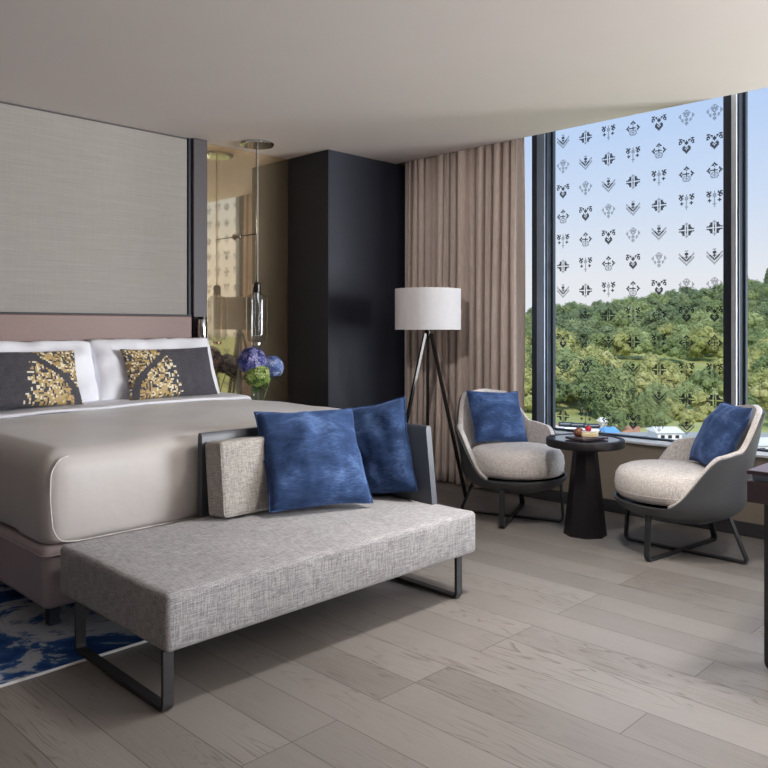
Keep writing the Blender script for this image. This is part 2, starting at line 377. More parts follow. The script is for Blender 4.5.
def duvet():
    bm=bmesh.new(); bmesh.ops.create_cube(bm,size=1)
    x0,x1,y0,y1,z0,z1=X0-.01,X1+.01,YF,4.78,.372,.755
    for v in bm.verts: v.co=Vector(((x0+x1)/2+v.co.x*(x1-x0),(y0+y1)/2+v.co.y*(y1-y0),(z0+z1)/2+v.co.z*(z1-z0)))
    top=[e for e in bm.edges if all(v.co.z>z0+.1 for v in e.verts)]
    oth=[e for e in bm.edges if e not in top and any(v.co.z>z0+.1 for v in e.verts)]
    bmesh.ops.bevel(bm,geom=top+oth,offset=.085,segments=7,profile=.5,affect='EDGES')
    low=[e for e in bm.edges if all(v.co.z<z0+.001 for v in e.verts)]
    bmesh.ops.bevel(bm,geom=low,offset=.03,segments=4,profile=.5,affect='EDGES')
    for ax,cuts in ((0,[x0+.1+i*(x1-x0-.2)/30 for i in range(31)]),(1,[y0+.1+i*(y1-y0-.2)/24 for i in range(25)]),(2,[z0+.04+i*.03 for i in range(9)])):
        for c in cuts:
            no=[0,0,0]; no[ax]=1; p=[0,0,0]; p[ax]=c
            bmesh.ops.bisect_plane(bm,geom=bm.verts[:]+bm.edges[:]+bm.faces[:],plane_co=p,plane_no=no)
    for v in bm.verts:
        x,y,z=v.co; d=noise.noise((x*2.1,y*2.1,z*3))*.010+noise.noise((x*6,y*6,z*5))*.003
        # gentle belly on the front and the sides, sagging hem
        zz=(z-z0)/(z1-z0); bel=math.sin(PI*min(1,max(0,zz)))*.018
        if y<y0+.07: v.co.y-=bel+d
        if x<x0+.07: v.co.x-=bel+d
        if x>x1-.07: v.co.x+=bel+d
        if z>z1-.05: v.co.z+=d*.8+.012*math.sin(PI*(x-x0)/(x1-x0))
        if z<z0+.035: v.co.z+=noise.noise((x*2.5,y*2.5,5))*.012-.004+(.012 if y>y0+.3 and x<x0+.2 else 0)
    return bm
obj('duvet',loc(duvet(),bed),M['duvet'],bed,smooth=True)
b=bmesh.new()
xs=X0+.012; yf=YF-.01
add_tube(b,fillet([(xs+.075,yf+.02,.728),(xs+.03,yf+.005,.722),(xs-.004,yf+.006,.67),(xs-.008,yf+.0,.56),(xs+.0,yf-.004,.44),(xs+.03,yf-.006,.388),(xs+.10,yf-.004,.377),(X1-.1,yf+.0,.377)],.04,5),.0032,7)
obj('duvet_piping',loc(b,bed),M['pipe'],bed,smooth=True)
# turned-down sheet
def sheet():
    bm=bmesh.new(); nx,n=70,12; rows=[]
    for i in range(nx+1):
        s=i/nx; x=lerp(X0-.012,X1+.012,s); edge=min(s,1-s)*(X1-X0+.05)
        zc=.762+.012*math.sin(PI*s)+noise.noise((x*3,0,1))*.006; drop=sm(.07,0,edge)*.09
        yf=4.49+.04*noise.noise((x*1.6,4,2))+.02*math.sin(x*3)+(.10*s)
        r=[]
        for k in range(n+1):
            a=k/n
            if a<.3: t=a/.3; y=yf+.02*math.cos(PI*(.5+t)); y=yf-.018*math.sin(PI*t); z=zc-.012+.026*t
            else: t=(a-.3)/.7; y=lerp(yf,5.0,t); z=zc+.014+.008*math.sin(3*t+x*2)
            r.append(bm.verts.new((x,y,z-drop)))
        rows.append(r)
    for a,b in zip(rows,rows[1:]):
        for k in range(n): bm.faces.new((a[k],a[k+1],b[k+1],b[k]))
    return bm
sh=obj('sheet',loc(sheet(),bed),M['white'],bed,smooth=True); md=sh.modifiers.new('thickness','SOLIDIFY'); md.thickness=.006
obj('mattress',loc(box(X0+.03,X1-.03,4.5,5.03,.39,.74,bevel=.05,seg=4),bed),M['white'],bed,auto=40)
hb=obj('headboard',box(.85,3.098,5.045,5.112,.10,1.345,bevel=.008),M['headboard']); tag(hb,'low brown leather headboard fixed along the wall behind the bed','headboard')
obj('top_edge',box(.85,3.098,5.05,5.113,1.346,1.356),M['black'],hb)  # dark strip standing in for the shadow line along the headboard top
# bed pillows
pillow('bed_pillow',1.0,.44,.22,(1.82,4.86,.765),(0,.16,.42),(1,0,0),M['white'],'plump white bed pillow on the left half, behind the left slate cushion','pillow',seed=1,wr=.014,pull=.03)
pillow('bed_pillow',.93,.45,.22,(2.745,4.84,.765),(0,.16,.42),(1,-.02,-.0),M['white'],'plump white bed pillow on the right half, behind the right slate cushion','pillow',seed=2,wr=.014,pull=.03)
def mosaic(mirror):
    rng=random.Random(3); NX,NY=62,33; base=[[rng.random() for _ in range(NX+2)] for _ in range(NY+2)]
    col=[[rng.random() for _ in range(NX+2)] for _ in range(NY+2)]
    def fn(i,j):
        u=(i+.5)/NX; v=(j+.5)/NY
        if mirror: u=1-u
        r=math.hypot((u-0.0)*1.75,(v-1.06)*.95)
        rnd=noise.noise((i*.33,j*.33,2))
        sel=noise.noise((i*.21,j*.21,9))>0; rb=base[j][i//2] if sel else base[j//2][i]
        # gap arc: curve through (.45,.92)->(.26,.45)->(.10,.24)
        xg=.06+.42*sm(.12,1.02,v)**1.25
        edge=.46+.11*(1-v)
        if u>edge: return 0
        if u<xg-.045*(1+v*.3):
            d=rb<(.74-.35*sm(.0,.42,u)*0)
            if not d: return 0
            return 2 if u<.14 and col[j][i]<.6 else (1 if col[j][i]<.75 else 3)
        if u<xg+.04: return 0
        fade=sm(edge,edge-.14,u)
        if v>.84-.2*(u>.52): return 0
        if rb>.34+.36*fade: return 0
        c=col[j][i]
        return (2 if c<.35 else 1) if u<.2 and v<.5 else (3 if c<.25+.5*(1-fade) else 1)
    return (fn,NX,NY)
SM=[M['slate'],M['gold'],M['ochre'],M['cream']]
pillow('lumbar_cushion',.66,.36,.13,(2.765,4.705,.785),(0,.12,.30),(1,-.03,0),SM,'slate grey lumbar cushion with gold mosaic stitching, resting against the right bed pillow','cushion','mosaic cushions on the bed',seed=3,wr=.004,matfn=mosaic(False))
pillow('lumbar_cushion',.66,.36,.13,(1.79,4.685,.785),(0,.12,.30),(1,.02,0),SM,'slate grey lumbar cushion with gold mosaic stitching, resting against the left bed pillow','cushion','mosaic cushions on the bed',seed=4,wr=.004,matfn=mosaic(True))
# wall reading light
rl=empty('reading_light',(3.165,5.055,1.14),0,'small chrome tube reading light on the dark post beside the headboard','reading light')
obj('tube',lathe([(0,0),(.034,0),(.036,.006),(.036,.175),(.034,.18),(0,.18)],28,(0,-.042,0)),M['chrome'],rl,auto=40)
obj('bracket',box(-.02,.02,-.012,.018,.06,.12,bevel=.003),M['chrome'],rl)
obj('collar',lathe([(0,.1805),(.030,.1805),(.030,.19),(.036,.192),(.036,.20),(0,.202)],28,(0,-.042,0)),M['lampmetal'],rl,auto=40)
# ------------------------------------------------------------------ nightstand, vase, flowers, pendant
ns=empty('nightstand',(3.70,4.86,0),0,'low dark bedside table below the glass pendant, hidden behind the bed','nightstand')
obj('body',box(-.28,.30,-.20,.24,.12,.56,bevel=.006),M['tablewood'],ns)
obj('tabletop',box(-.30,.32,-.22,.25,.561,.585,bevel=.004),M['deskwood'],ns)
dr=obj('drawer',box(-.26,.28,-.218,-.202,.34,.54,bevel=.003),M['deskwood'],ns); obj('handle',box(-.06,.08,-.23,-.219,.43,.445,bevel=.003),M['brassy'],dr)
for x in (-.26,.25):
    for y in (-.18,.19): obj('leg',box(x,x+.03,y,y+.03,.0,.119),M['black'],ns)
VX,VY=3.545,4.85
va=obj('glass_vase',lathe([(0,.586),(.045,.586),(.05,.60),(.05,.86),(.047,.86),(.046,.605),(0,.60)],32,(VX,VY,0)),M['vase'],auto=40)
tag(va,'clear cylindrical glass vase behind the bed holding three hydrangeas','vase')
def petals(n,*cs): return [plain('%s_petals_%d'%(n,i),srgb(*c),.6,var=.2,sc=60) for i,c in enumerate(cs)]
M['hyd_blue']=petals('blue',(54,62,132),(108,116,186),(176,172,220)); M['hyd_light']=petals('sky_blue',(70,96,168),(130,156,214),(190,206,238)); M['hyd_green']=petals('lime',(74,104,40),(138,164,80),(200,212,140))
M['stem']=plain('green_stem',srgb(90,120,60),.6)
M['leafm']=plain('dark_green_leaf',srgb(60,96,46),.6,var=.3,sc=40)
def hydrangea(c,r,mat,label,seed,root):
    rng=random.Random(seed); bm=bmesh.new()
    for k in range(230):
        zz=1-2*(k+.5)/230; a=k*2.39996; d=Vector((math.sqrt(1-zz*zz)*math.cos(a),math.sqrt(1-zz*zz)*math.sin(a),zz))
        if zz<-.75: continue
        p=d*r*(.9+.14*rng.random()); t=d.orthogonal().normalized(); t.rotate(Matrix.Rotation(rng.random()*6,3,d)); s=d.cross(t); w=r*.19; mi=rng.randrange(3)
        for q in range(4):
            a1=q*PI/2; e=(t*math.cos(a1)+s*math.sin(a1)); g=(t*math.cos(a1+PI/2)+s*math.sin(a1+PI/2))
            vs=[p,p+e*w*.9+g*w*.25+d*.003,p+e*w+g*w+d*.001*rng.random(),p+g*w*.9+e*w*.25+d*.003]
            fq=bm.faces.new([bm.verts.new(v) for v in vs]); fq.material_index=mi
    b=bmesh.new(); bmesh.ops.create_icosphere(b,subdivisions=2,radius=r*.88); merge(bm,b)
    o=obj('hydrangea_bloom',bm,mat); o.location=c; tag(o,label,'flower','hydrangeas in the glass vase')
    b=bmesh.new(); v=Vector(root)-Vector(c); add_tube(b,[(0,0,-r*.6),tuple(v*.5+Vector((0,0,-r*.3))),tuple(v)],.004,7); obj('stem',b,M['stem'],o,smooth=True)
    b=bmesh.new()
    for k in range(3):
        a=rng.random()*6.28; d=Vector((math.cos(a),math.sin(a),-.5)); s=Vector((-math.sin(a),math.cos(a),0)); p=Vector((0,0,-r*.75))
        b.faces.new([b.verts.new(x) for x in (p,p+d*r*.5+s*r*.28,p+d*r*1.15,p+d*r*.5-s*r*.28)])
    obj('leaf',b,M['leafm'],o)
hydrangea((3.50,4.85,1.005),.105,M['hyd_blue'],'violet blue hydrangea bloom on the upper left of the vase',1,(VX-.015,VY,.62))
hydrangea((3.68,4.84,.955),.085,M['hyd_light'],'light blue hydrangea bloom leaning right over the vase',2,(VX+.02,VY,.62))
hydrangea((3.51,4.80,.895),.093,M['hyd_green'],'lime green hydrangea bloom at the front of the vase',3,(VX,VY-.015,.62))
pd=empty('pendant_light',(3.562,4.877,H),0,'smoked glass bottle pendant light hanging from a round ceiling plate','pendant light')
obj('ceiling_plate',lathe([(0,-.020),(.10,-.024),(.126,-.020),(.132,-.010),(.130,-.0005),(0,-.0005)],56),M['chrome'],pd,auto=40)
b=bmesh.new(); add_tube(b,[(-.007,0,-.02),(-.007,0,-1.1)],.0035,8); obj('cord',b,M['brassy'],pd,smooth=True)
b=bmesh.new(); add_tube(b,[(.008,0,-.02),(.008,0,-1.1)],.003,8); obj('cord',b,M['sill'],pd,smooth=True)
obj('cap',lathe([(0,-1.065),(.014,-1.065),(.030,-1.08),(.030,-1.145),(0,-1.145)],28),M['lampmetal'],pd,auto=40)
obj('glass_bottle',lathe([(.027,-1.135),(.032,-1.15),(.06,-1.162),(.076,-1.18),(.078,-1.20),(.078,-1.47),(.076,-1.50),(.06,-1.518),(.036,-1.522),(.034,-1.524),(.0,-1.525)],40),M['smoke'],pd,smooth=True)
obj('inner_tube',lathe([(0,-1.146),(.03,-1.146),(.03,-1.49),(.0,-1.49)],28),M['smoke'],pd,auto=40)
obj('end_cap',lathe([(0,-1.526),(.034,-1.526),(.036,-1.532),(.034,-1.55),(0,-1.552)],28),M['chrome'],pd,auto=40)
obj('lamp_holder',lathe([(0,-1.146),(.012,-1.147),(.012,-1.20),(0,-1.20)],16),M['chrome'],pd,auto=40)
b=bmesh.new(); add_tube(b,[(0,0,-.695),(.004,.245,-.695)],.004,8); ar=obj('stay_rod',b,M['lampmetal'],pd,smooth=True)
b=bmesh.new(); bmesh.ops.create_uvsphere(b,u_segments=20,v_segments=12,radius=.022,matrix=Matrix.Translation((.004,.238,-.695))); obj('wall_knob',b,M['chrome'],ar,smooth=True)
# ------------------------------------------------------------------ bench
bn=empty('daybed_bench',(2.1,2.7,0),0,'long grey upholstered bench with part backrest at the foot of the bed','bench')
def seat():
    bm=bmesh.new(); bmesh.ops.create_cube(bm,size=1)
    for v in bm.verts: v.co=Vector((2.106+v.co.x*1.626,2.675+v.co.y*.83,.294+v.co.z*.196))
    bmesh.ops.bevel(bm,geom=bm.edges[:],offset=.022,segments=4,profile=.5,affect='EDGES')
    for ax,cs in ((0,[1.35+i*.05 for i in range(30)]),(1,[2.32+i*.05 for i in range(16)])):
        for c in cs:
            p=[0,0,0]; no=[0,0,0]; p[ax]=c; no[ax]=1
            bmesh.ops.bisect_plane(bm,geom=bm.verts[:]+bm.edges[:]+bm.faces[:],plane_co=p,plane_no=no)
    for v in bm.verts:
        if v.co.z>.38: v.co.z+=.007*math.sin(PI*max(0,min(1,(v.co.x-1.29)/1.61)))*math.sin(PI*max(0,min(1,(v.co.y-2.26)/.86)))+.003*noise.noise(v.co*4)
    return bm
obj('seat',loc(seat(),bn),M['bench'],bn,smooth=True)
for x in (1.312,2.81):
    b=bmesh.new(); pth=fillet([(x,2.285,.202),(x,2.285,.0075),(x,2.935,.0075),(x,2.935,.202)],.022,5)
    pth=[(p[0],p[1],p[2]+(.0105 if p[1]>2.83 and p[2]<.06 else (.0105*sm(2.7,2.83,p[1]) if p[2]<.06 else 0))) for p in pth]
    add_sweep(b,pth,rect(.038,.014),(1,0,0)); obj('leg_frame',loc(b,bn),M['legblack'],bn)
def bench_back():
    bm=bmesh.new()
    pth=fillet([(1.945,3.10,0),(2.885,3.10,0),(2.885,2.49,0)],.06,8)
    rings=[]
    n=len(pth)
    for i,p in enumerate(pth):
        t=(Vector(pth[min(i+1,n-1)])-Vector(pth[max(0,i-1)])).normalized(); o=Vector((-t.y,t.x,0))
        s=.045 if i==n-1 else 0
        prof=[(-.018,.36),(-.018,.755),(-.010,.772),(.010,.772),(.018,.755),(.018,.36)]
        rings.append([bm.verts.new(Vector((p[0],p[1],0))+o*(a)+Vector((0,(c-.36)/.4*s,c))) for a,c in prof])
    for a,b in zip(rings,rings[1:]):
        for k in range(6): bm.faces.new((a[k],a[(k+1)%6],b[(k+1)%6],b[k]))
    bm.faces.new(rings[0][::-1]); bm.faces.new(rings[-1]); return bm
obj('backrest',loc(bench_back(),bn),M['leather_bench'],bn,auto=35)
def boxcushion():
    bm=bmesh.new(); bmesh.ops.create_cube(bm,size=1)
    for v in bm.verts: v.co=Vector((v.co.x*.84,v.co.y*.135,v.co.z*.34))
    bmesh.ops.bevel(bm,geom=bm.edges[:],offset=.02,segments=4,profile=.5,affect='EDGES')
    bmesh.ops.subdivide_edges(bm,edges=[e for e in bm.edges if e.calc_length()>.06],cuts=8,use_grid_fill=True)
    for v in bm.verts:
        v.co.y*=1+.25*math.cos(v.co.x/.84*PI)*math.cos(v.co.z/.34*PI); v.co+=Vector((1,1,1))*noise.noise(v.co*9)*.004
    return bm
bc=obj('box_cushion',boxcushion(),M['bench_cushion'],smooth=True); bc.location=(2.372,3.0,.395+.177); bc.rotation_euler=(R(-6),0,0)
tag(bc,'grey boxed back cushion leaning on the bench backrest, half behind a blue pillow','cushion')
b=bmesh.new(); w,h,y=.415,.165,-.062
add_tube(b,fillet([(w,y,-h),(w,y,h),(-w,y,h),(-w,y,-h),(w-.02,y,-h)],.02,4),.0035,6); obj('piping',b,M['bench_cushion'],bc,smooth=True)
G='blue velvet pillows'
pillow('velvet_pillow',.51,.50,.20,(2.365,2.725,.425),(.09,.25,.43),(.465,-.15,.018),M['velvet'],'square blue velvet pillow in front of the grey box cushion on the bench','pillow',seed=11,wr=.010,seam=M['velvet'])
pillow('velvet_pillow',.45,.47,.17,(2.79,2.785,.405),(.03,.11,.45),(.10,-.49,.01),M['velvet'],'blue velvet pillow leaning on the right arm of the bench, partly hidden by another','pillow',seed=12,wr=.010,seam=M['velvet'])
# ------------------------------------------------------------------ armchairs
def chair_top(a):
    a=abs(a); z=.815-.018*sm(0,24,a)
    z=lerp(z,.595,sm(22,54,a)); z=lerp(z,.575,sm(54,76,a)); z=lerp(z,.30,sm(74,122,a)**.85); return z
def chair_r(a,z): return chair_r0(a,z)*(1+.115*sm(80,150,abs(a)))
def chair_r0(a,z):
    a=abs(a)
    pts=[(.195,.18),(.225,.255),(.25,.30),(.285,.325),(.33,.338),(.40,.346)]
    if z<=.40:
        for (z0,r0),(z1,r1) in zip(pts,pts[1:]):
            if z<=z1: return lerp(r0,r1,(z-z0)/(z1-z0))
    k=lerp(.20,.17,sm(15,65,a)); k=lerp(k,.10,sm(95,140,a)); return .346+(z-.40)*k
def shell_bm(off,t,zlow,dz,full):
    bm=bmesh.new(); NA=96; outer=[];inner=[]; span=360 if full else 238
    for i in range(NA+(0 if full else 1)):
        a=-span/2+span*i/NA; zt=chair_top(a)+dz; n=14; ro=[];ri=[]
        al=R(180+a)
        zz=[zlow]+[lerp(zlow,zt,(k/n)) for k in range(1,n+1)]
        if zt-zlow<.02: zz=[lerp(zlow,zlow+.012,k/n) for k in range(n+1)]
        for z in zz:
            r=chair_r(a,z)+off
            ro.append(bm.verts.new((r*math.cos(al),r*math.sin(al),z))); ri.append(bm.verts.new(((r-t)*math.cos(al),(r-t)*math.sin(al),z)))
        outer.append(ro); inner.append(ri)
    n=len(outer[0])
    for i in range(NA):
        j=(i+1)%NA if full else i+1
        for k in range(n-1):
            bm.faces.new((outer[i][k],outer[j][k],outer[j][k+1],outer[i][k+1])); bm.faces.new((inner[i][k+1],inner[j][k+1],inner[j][k],inner[i][k]))
        bm.faces.new((outer[i][n-1],outer[j][n-1],inner[j][n-1],inner[i][n-1]))
        bm.faces.new((outer[j][0],outer[i][0],inner[i][0],inner[j][0]))
    if full: bm.faces.new([outer[i][0] for i in range(NA)][::-1])
    else:
        for i in (0,NA): bm.faces.new(outer[i]+inner[i][::-1])
    return bm
def make_chair(loc_,phi,label):
    c=empty('armchair',loc_,phi,label,'armchair','armchairs by the window')
    sh=obj('shell',shell_bm(0,.016,.195,0,True),M['leather'],c,auto=50)
    li=obj('lining',shell_bm(-.0165,.03,.29,.010,False),M['chairfab'],c,smooth=True)
    md=li.modifiers.new('soft','BEVEL'); md.width=.008; md.segments=2; md.limit_method='ANGLE'; md.angle_limit=R(50)
    prof=[(0,.302),(.25,.302),(.284,.31),(.302,.335),(.309,.38),(.302,.43),(.284,.458),(.245,.474),(.12,.482),(0,.484)]
    sc=obj('seat_cushion',lathe(prof,64,(.055,0,0)),M['chairfab'],c,smooth=True)
    b=bmesh.new()
    for r,z in ((.303,.352),):
        add_tube(b,[(.055+r*math.cos(2*PI*i/60),r*math.sin(2*PI*i/60),z) for i in range(61)],.0032,6)
    obj('cushion_piping',b,M['chairfab'],sc,smooth=True)
    for a in (42,-42):
        d=Vector((math.cos(R(a)),math.sin(R(a)),0)); s=Vector((-d.y,d.x,0)); z0=.007 if a>0 else .0205
        p=[d*.325+Vector((0,0,.25)),d*.34+Vector((0,0,z0)),-d*.365+Vector((0,0,z0)),-d*.265+Vector((0,0,.235))]
        b=bmesh.new(); q=fillet(p,.035,6)
        if a<0: q=[Vector((v.x,v.y,v.z-(.0135*sm(.08,.2,Vector((v.x,v.y)).length) if v.z<.1 else 0))) for v in q]
        add_sweep(b,q,rect(.032,.012),tuple(s)); obj('sled_leg',b,M['legmetal'],c)
    return c
cL=(4.28,3.02,0); pL=R(246); cR=(4.295,1.88,0); pR=R(131)
make_chair(cL,pL,'grey armchair with dark shell between the floor lamp and the round table')
make_chair(cR,pR,'grey armchair with dark shell on the right, beside the desk')
def cpt(c,p,x,y,z): return (c[0]+x*math.cos(p)-y*math.sin(p),c[1]+x*math.sin(p)+y*math.cos(p),z)
def cdir(p,x,y,z): return (x*math.cos(p)-y*math.sin(p),x*math.sin(p)+y*math.cos(p),z)
pillow('velvet_pillow',.40,.37,.15,cpt(cL,pL,-.115,-.012,.485),cdir(pL,-.17,.02,.33),cdir(pL,0,1,0),M['velvet'],'blue velvet pillow on the armchair by the curtain','pillow',seed=13,wr=.005,seam=M['velvet'])
pillow('velvet_pillow',.40,.39,.15,cpt(cR,pR,-.11,.0,.485),cdir(pR,-.19,0,.33),cdir(pR,0,1,0),M['velvet'],'blue velvet pillow on the armchair beside the desk','pillow',seed=14,wr=.005,seam=M['velvet'])
# ------------------------------------------------------------------ table and dessert
tb=empty('side_table',(4.24,2.455,0),R(10),'round black side table with faceted tapering base between two armchairs','side table')
def pedestal():
    bm=bmesh.new(); n=8; a=[];
    for r,z in ((.132,0),(.128,.006),(.074,.50),(.08,.505),(.08,.536)):
        a.append([bm.verts.new((r*math.cos(2*PI*(i+.5)/n),r*math.sin(2*PI*(i+.5)/n),z)) for i in range(n)])
    for p,q in zip(a,a[1:]):
        for i in range(n): bm.faces.new((p[i],p[(i+1)%n],q[(i+1)%n],q[i]))
    bm.faces.new(a[0][::-1]); bm.faces.new(a[-1]); return bm
obj('pedestal',pedestal(),M['tablewood'],tb)
obj('rim',lathe([(.205,.537),(.228,.537),(.234,.543),(.234,.578),(.229,.584),(.205,.584),(.205,.537)],64),M['tablewood'],tb,auto=40)
obj('tabletop',lathe([(0,.538),(.204,.538),(.204,.581),(0,.581)],64),M['tabletop'],tb,auto=40)
TZ=.5845
pl=obj('serving_tray',box(-.105,.105,-.075,.075,0,.014,bevel=.003),M['deskwood']); pl.location=(4.215,2.43,TZ); pl.rotation_euler=(0,0,R(-14))
tag(pl,'small dark rectangular serving tray on the round table','tray')
M['choc']=plain('chocolate_glaze',srgb(132,84,62),.35,var=.2,sc=60); M['cakec']=plain('pale_sponge',srgb(236,220,178),.7,var=.08,sc=90); M['berry']=plain('raspberry_red',srgb(190,38,62),.35,var=.2,sc=120)
b=bmesh.new(); add_lathe(b,[(0,0),(.022,0),(.03,.012),(.031,.025),(.024,.042),(.01,.05),(0,.051)],24)
o=obj('chocolate_cake',b,M['choc'],smooth=True); o.location=(4.20,2.475,TZ+.0145); tag(o,'round chocolate cake at the left end of the tray','cake')
o=obj('sponge_slice',box(-.05,.05,-.02,.02,0,.028,bevel=.004),M['cakec'],auto=40); o.location=(4.222,2.415,TZ+.0145); o.rotation_euler=(0,0,R(-45)); tag(o,'pale sponge slice topped with a berry on the tray','cake')
obj('cream_layer',box(-.049,.049,-.019,.019,.0282,.032,bevel=.002),M['white'],o)
b=bmesh.new(); bmesh.ops.create_icosphere(b,subdivisions=3,radius=.019)
for v in b.verts: v.co*=1+.10*noise.noise(v.co*160)
o2=obj('raspberry',b,M['berry'],smooth=True); o2.location=(4.217,2.42,TZ+.0145+.0485); tag(o2,'red raspberry sitting on top of the sponge slice','berry')
obj('leaf',lathe([(0,.0175),(.008,.018),(.009,.0195),(0,.021)],8),M['leafm'],o2)
# ------------------------------------------------------------------ desk
dk=empty('writing_desk',(2.87,1.02,0),0,'dark plum writing desk cut by the right edge of the picture','desk')
obj('desktop',box(0,1.85,-.62,0,.735,.75,bevel=.002),M['deskwood'],dk)
obj('reveal',box(.015,1.83,-.6,-.015,.713,.7345),M['framegrey'],dk)
dw=obj('apron',box(0,1.85,-.62,0,.635,.7125,bevel=.003),M['deskwood'],dk)
for x in (.19,1.70):
    b=bmesh.new(); add_sweep(b,fillet([(x,-.02,.634),(x,-.02,.008),(x,-.60,.008),(x,-.60,.634)],.025,5),rect(.09,.02),(1,0,0)); obj('leg_frame',b,M['legblack'],dk)
# ------------------------------------------------------------------ floor lamp
LX,LY=4.455,3.92
fl=empty('floor_lamp',(LX,LY,0),0,'tripod floor lamp with pale grey drum shade in front of the curtain','floor lamp')
b=bmesh.new(); add_lathe(b,[(.248,1.245),(.251,1.245),(.251,1.555),(.248,1.555),(.248,1.245)],72); obj('lamp_shade',b,M['shade'],fl,auto=40)
b=bmesh.new()
for z in (1.25,1.55): add_lathe(b,[(.245,z-.003),(.2478,z-.003),(.2478,z+.003),(.245,z+.003),(.245,z-.003)],60)
for a in (0,120,240): add_tube(b,[(0,0,1.30),(.246*math.cos(R(a)),.246*math.sin(R(a)),1.25)],.003,6)
obj('shade_ring',b,M['lampmetal'],fl)
obj('socket',lathe([(0,1.19),(.022,1.19),(.022,1.25),(.018,1.31),(0,1.31)],20),M['lampmetal'],fl,auto=40)
obj('bulb',lathe([(0,1.311),(.014,1.311),(.03,1.36),(.03,1.39),(.018,1.415),(0,1.42)],20),M['shade'],fl,smooth=True)
for a in (283,162,42):
    d=Vector((math.cos(R(a)),math.sin(R(a)),0)); s=Vector((-d.y,d.x,0)); b=bmesh.new()
    add_sweep(b,[tuple(d*.026+Vector((0,0,1.215))),tuple(d*(.32 if a!=42 else .30)+Vector((0,0,.004)))],rect(.024,.02),tuple(s)); obj('leg',b,M['lampmetal'],fl)
# ------------------------------------------------------------------ outside: land, trees, buildings
FWD=Vector((math.cos(th),math.sin(th),0)); RGT=Vector((math.sin(th),-math.cos(th),0))
def land(d,l):
    k=(l/max(d,1)); top=3.5+max(-.4,min(.75,(k-.226)))*58
    pts=[(0,-13.8),(112,-13.8),(140,-13.2),(195,-11.6),(232,-9.2),(262,-6),(330,lerp(-6,top,.5)),(420,top),(520,top+1),(700,top-6)]
    for (a,za),(b,zb) in zip(pts,pts[1:]):
        if d<=b: return lerp(za,zb,(d-a)/(b-a))+(noise.noise((d*.02,l*.02,1))*1.2 if d>120 else 0)
    return top-6
def W(d,l,z): return FWD*d+RGT*l+Vector((0,0,z))
m=N('meadow_grass'); n=m.noise(m.coord(),.05,6); m.set(Base_Color=m.ramp(n,[(.35,srgb(150,158,96)),(.6,srgb(196,196,138))]),Roughness=.95,Specular_IOR_Level=.05); M['grass']=m.m
bm=bmesh.new(); ds=[8,40,80,105,115,125,140,160,180,195,215,232,250,262,280,300,320,340,365,390,420,460,520,600,700]; ls=[-420+i*20 for i in range(53)]
g=[[bm.verts.new(W(d,l,land(d,l))) for l in ls] for d in ds]
for a,b in zip(g,g[1:]):
    for i in range(len(ls)-1): bm.faces.new((a[i],a[i+1],b[i+1],b[i]))
o=struct('hillside',bm,M['grass'],smooth=True)
bm=bmesh.new(); bmesh.ops.create_circle(bm,cap_ends=True,radius=2500,segments=64,matrix=Matrix.Translation((0,0,-22))); struct('ground_plain',bm,M['grass'])
def leafmat(name,c1,c2,c3):
    m=N(name); oi=m.n('ShaderNodeObjectInfo'); n=m.noise(m.coord(),.9,4)
    s=m.math('ADD',m.math('MULTIPLY',oi.outputs['Random'],.55),m.math('MULTIPLY',n,.45)); m.set(Base_Color=m.ramp(s,[(.2,c1),(.5,c2),(.8,c3)]),Roughness=.7,Specular_IOR_Level=.15)
    return m.m
M['lf_green']=leafmat('green_foliage',srgb(112,130,86),srgb(136,150,100),srgb(158,170,118))  # foliage greens paled a little to stand in for haze
M['lf_yellow']=leafmat('olive_foliage',srgb(148,154,94),srgb(168,170,110),srgb(184,182,126))
M['lf_dark']=leafmat('deep_green_foliage',srgb(106,124,92),srgb(122,138,102),srgb(140,154,114))
M['bark']=plain('grey_bark',srgb(110,98,84),.9)
def crown(seed,kind):
    rng=random.Random(seed); lobes=[]; bm=bmesh.new()
    if kind=='round':
        for k in range(22):
            a=rng.random()*6.28; rr=rng.random()**.6; h=rng.random(); w=math.sin(PI*(.18+.74*h))**.7
            lobes.append((Vector((math.cos(a)*rr*w*.40,math.sin(a)*rr*w*.40,.22+.62*h)),.13+.08*rng.random()))
    elif kind=='poplar':
        for k in range(20):
            h=k/19; w=math.sin(PI*(.12+.83*h)); a=rng.random()*6.28
            lobes.append((Vector((math.cos(a)*w*.06,math.sin(a)*w*.06,.12+.8*h)),.05+.085*w))
    else:
        for k in range(24):
            h=k/23; w=(1-h)*.9+.04; a=k*2.4; lobes.append((Vector((math.cos(a)*w*.17,math.sin(a)*w*.17,.12+.82*h)),.03+.10*w))
    nl=2600; 
    for k in range(nl):
        c,r=lobes[k%len(lobes)]
        z=rng.uniform(-.6,1); a=rng.random()*6.28; q=math.sqrt(1-z*z); d=Vector((q*math.cos(a),q*math.sin(a),z))
        p=c+d*r*rng.uniform(.80,1.22); nrm=(d+Vector((rng.uniform(-.7,.7),rng.uniform(-.7,.7),rng.uniform(-.3,.9)))).normalized()
        t=nrm.orthogonal().normalized(); s=nrm.cross(t); w=rng.uniform(.012,.026)*(0.8 if kind!='round' else 1)
        bm.faces.new([bm.verts.new(p+t*w*x+s*w*y) for x,y in ((-1,-.6),(1,-.7),(.9,.7),(-.8,.6))])
    for c,r in lobes:
        b=bmesh.new(); bmesh.ops.create_icosphere(b,subdivisions=1,radius=r*.78,matrix=Matrix.Translation(c)); merge(bm,b)
    me=bpy.data.meshes.new(kind+'_crown'); bm.to_mesh(me); bm.free(); return me
def trunkmesh():
    bm=bmesh.new(); add_tube(bm,[(0,0,-.06),(0,0,.2),(.01,0,.55)],.018,7); me=bpy.data.meshes.new('trunk'); bm.to_mesh(me); bm.free(); me.materials.append(M['bark']); return me
TM=trunkmesh()
SPEC={}
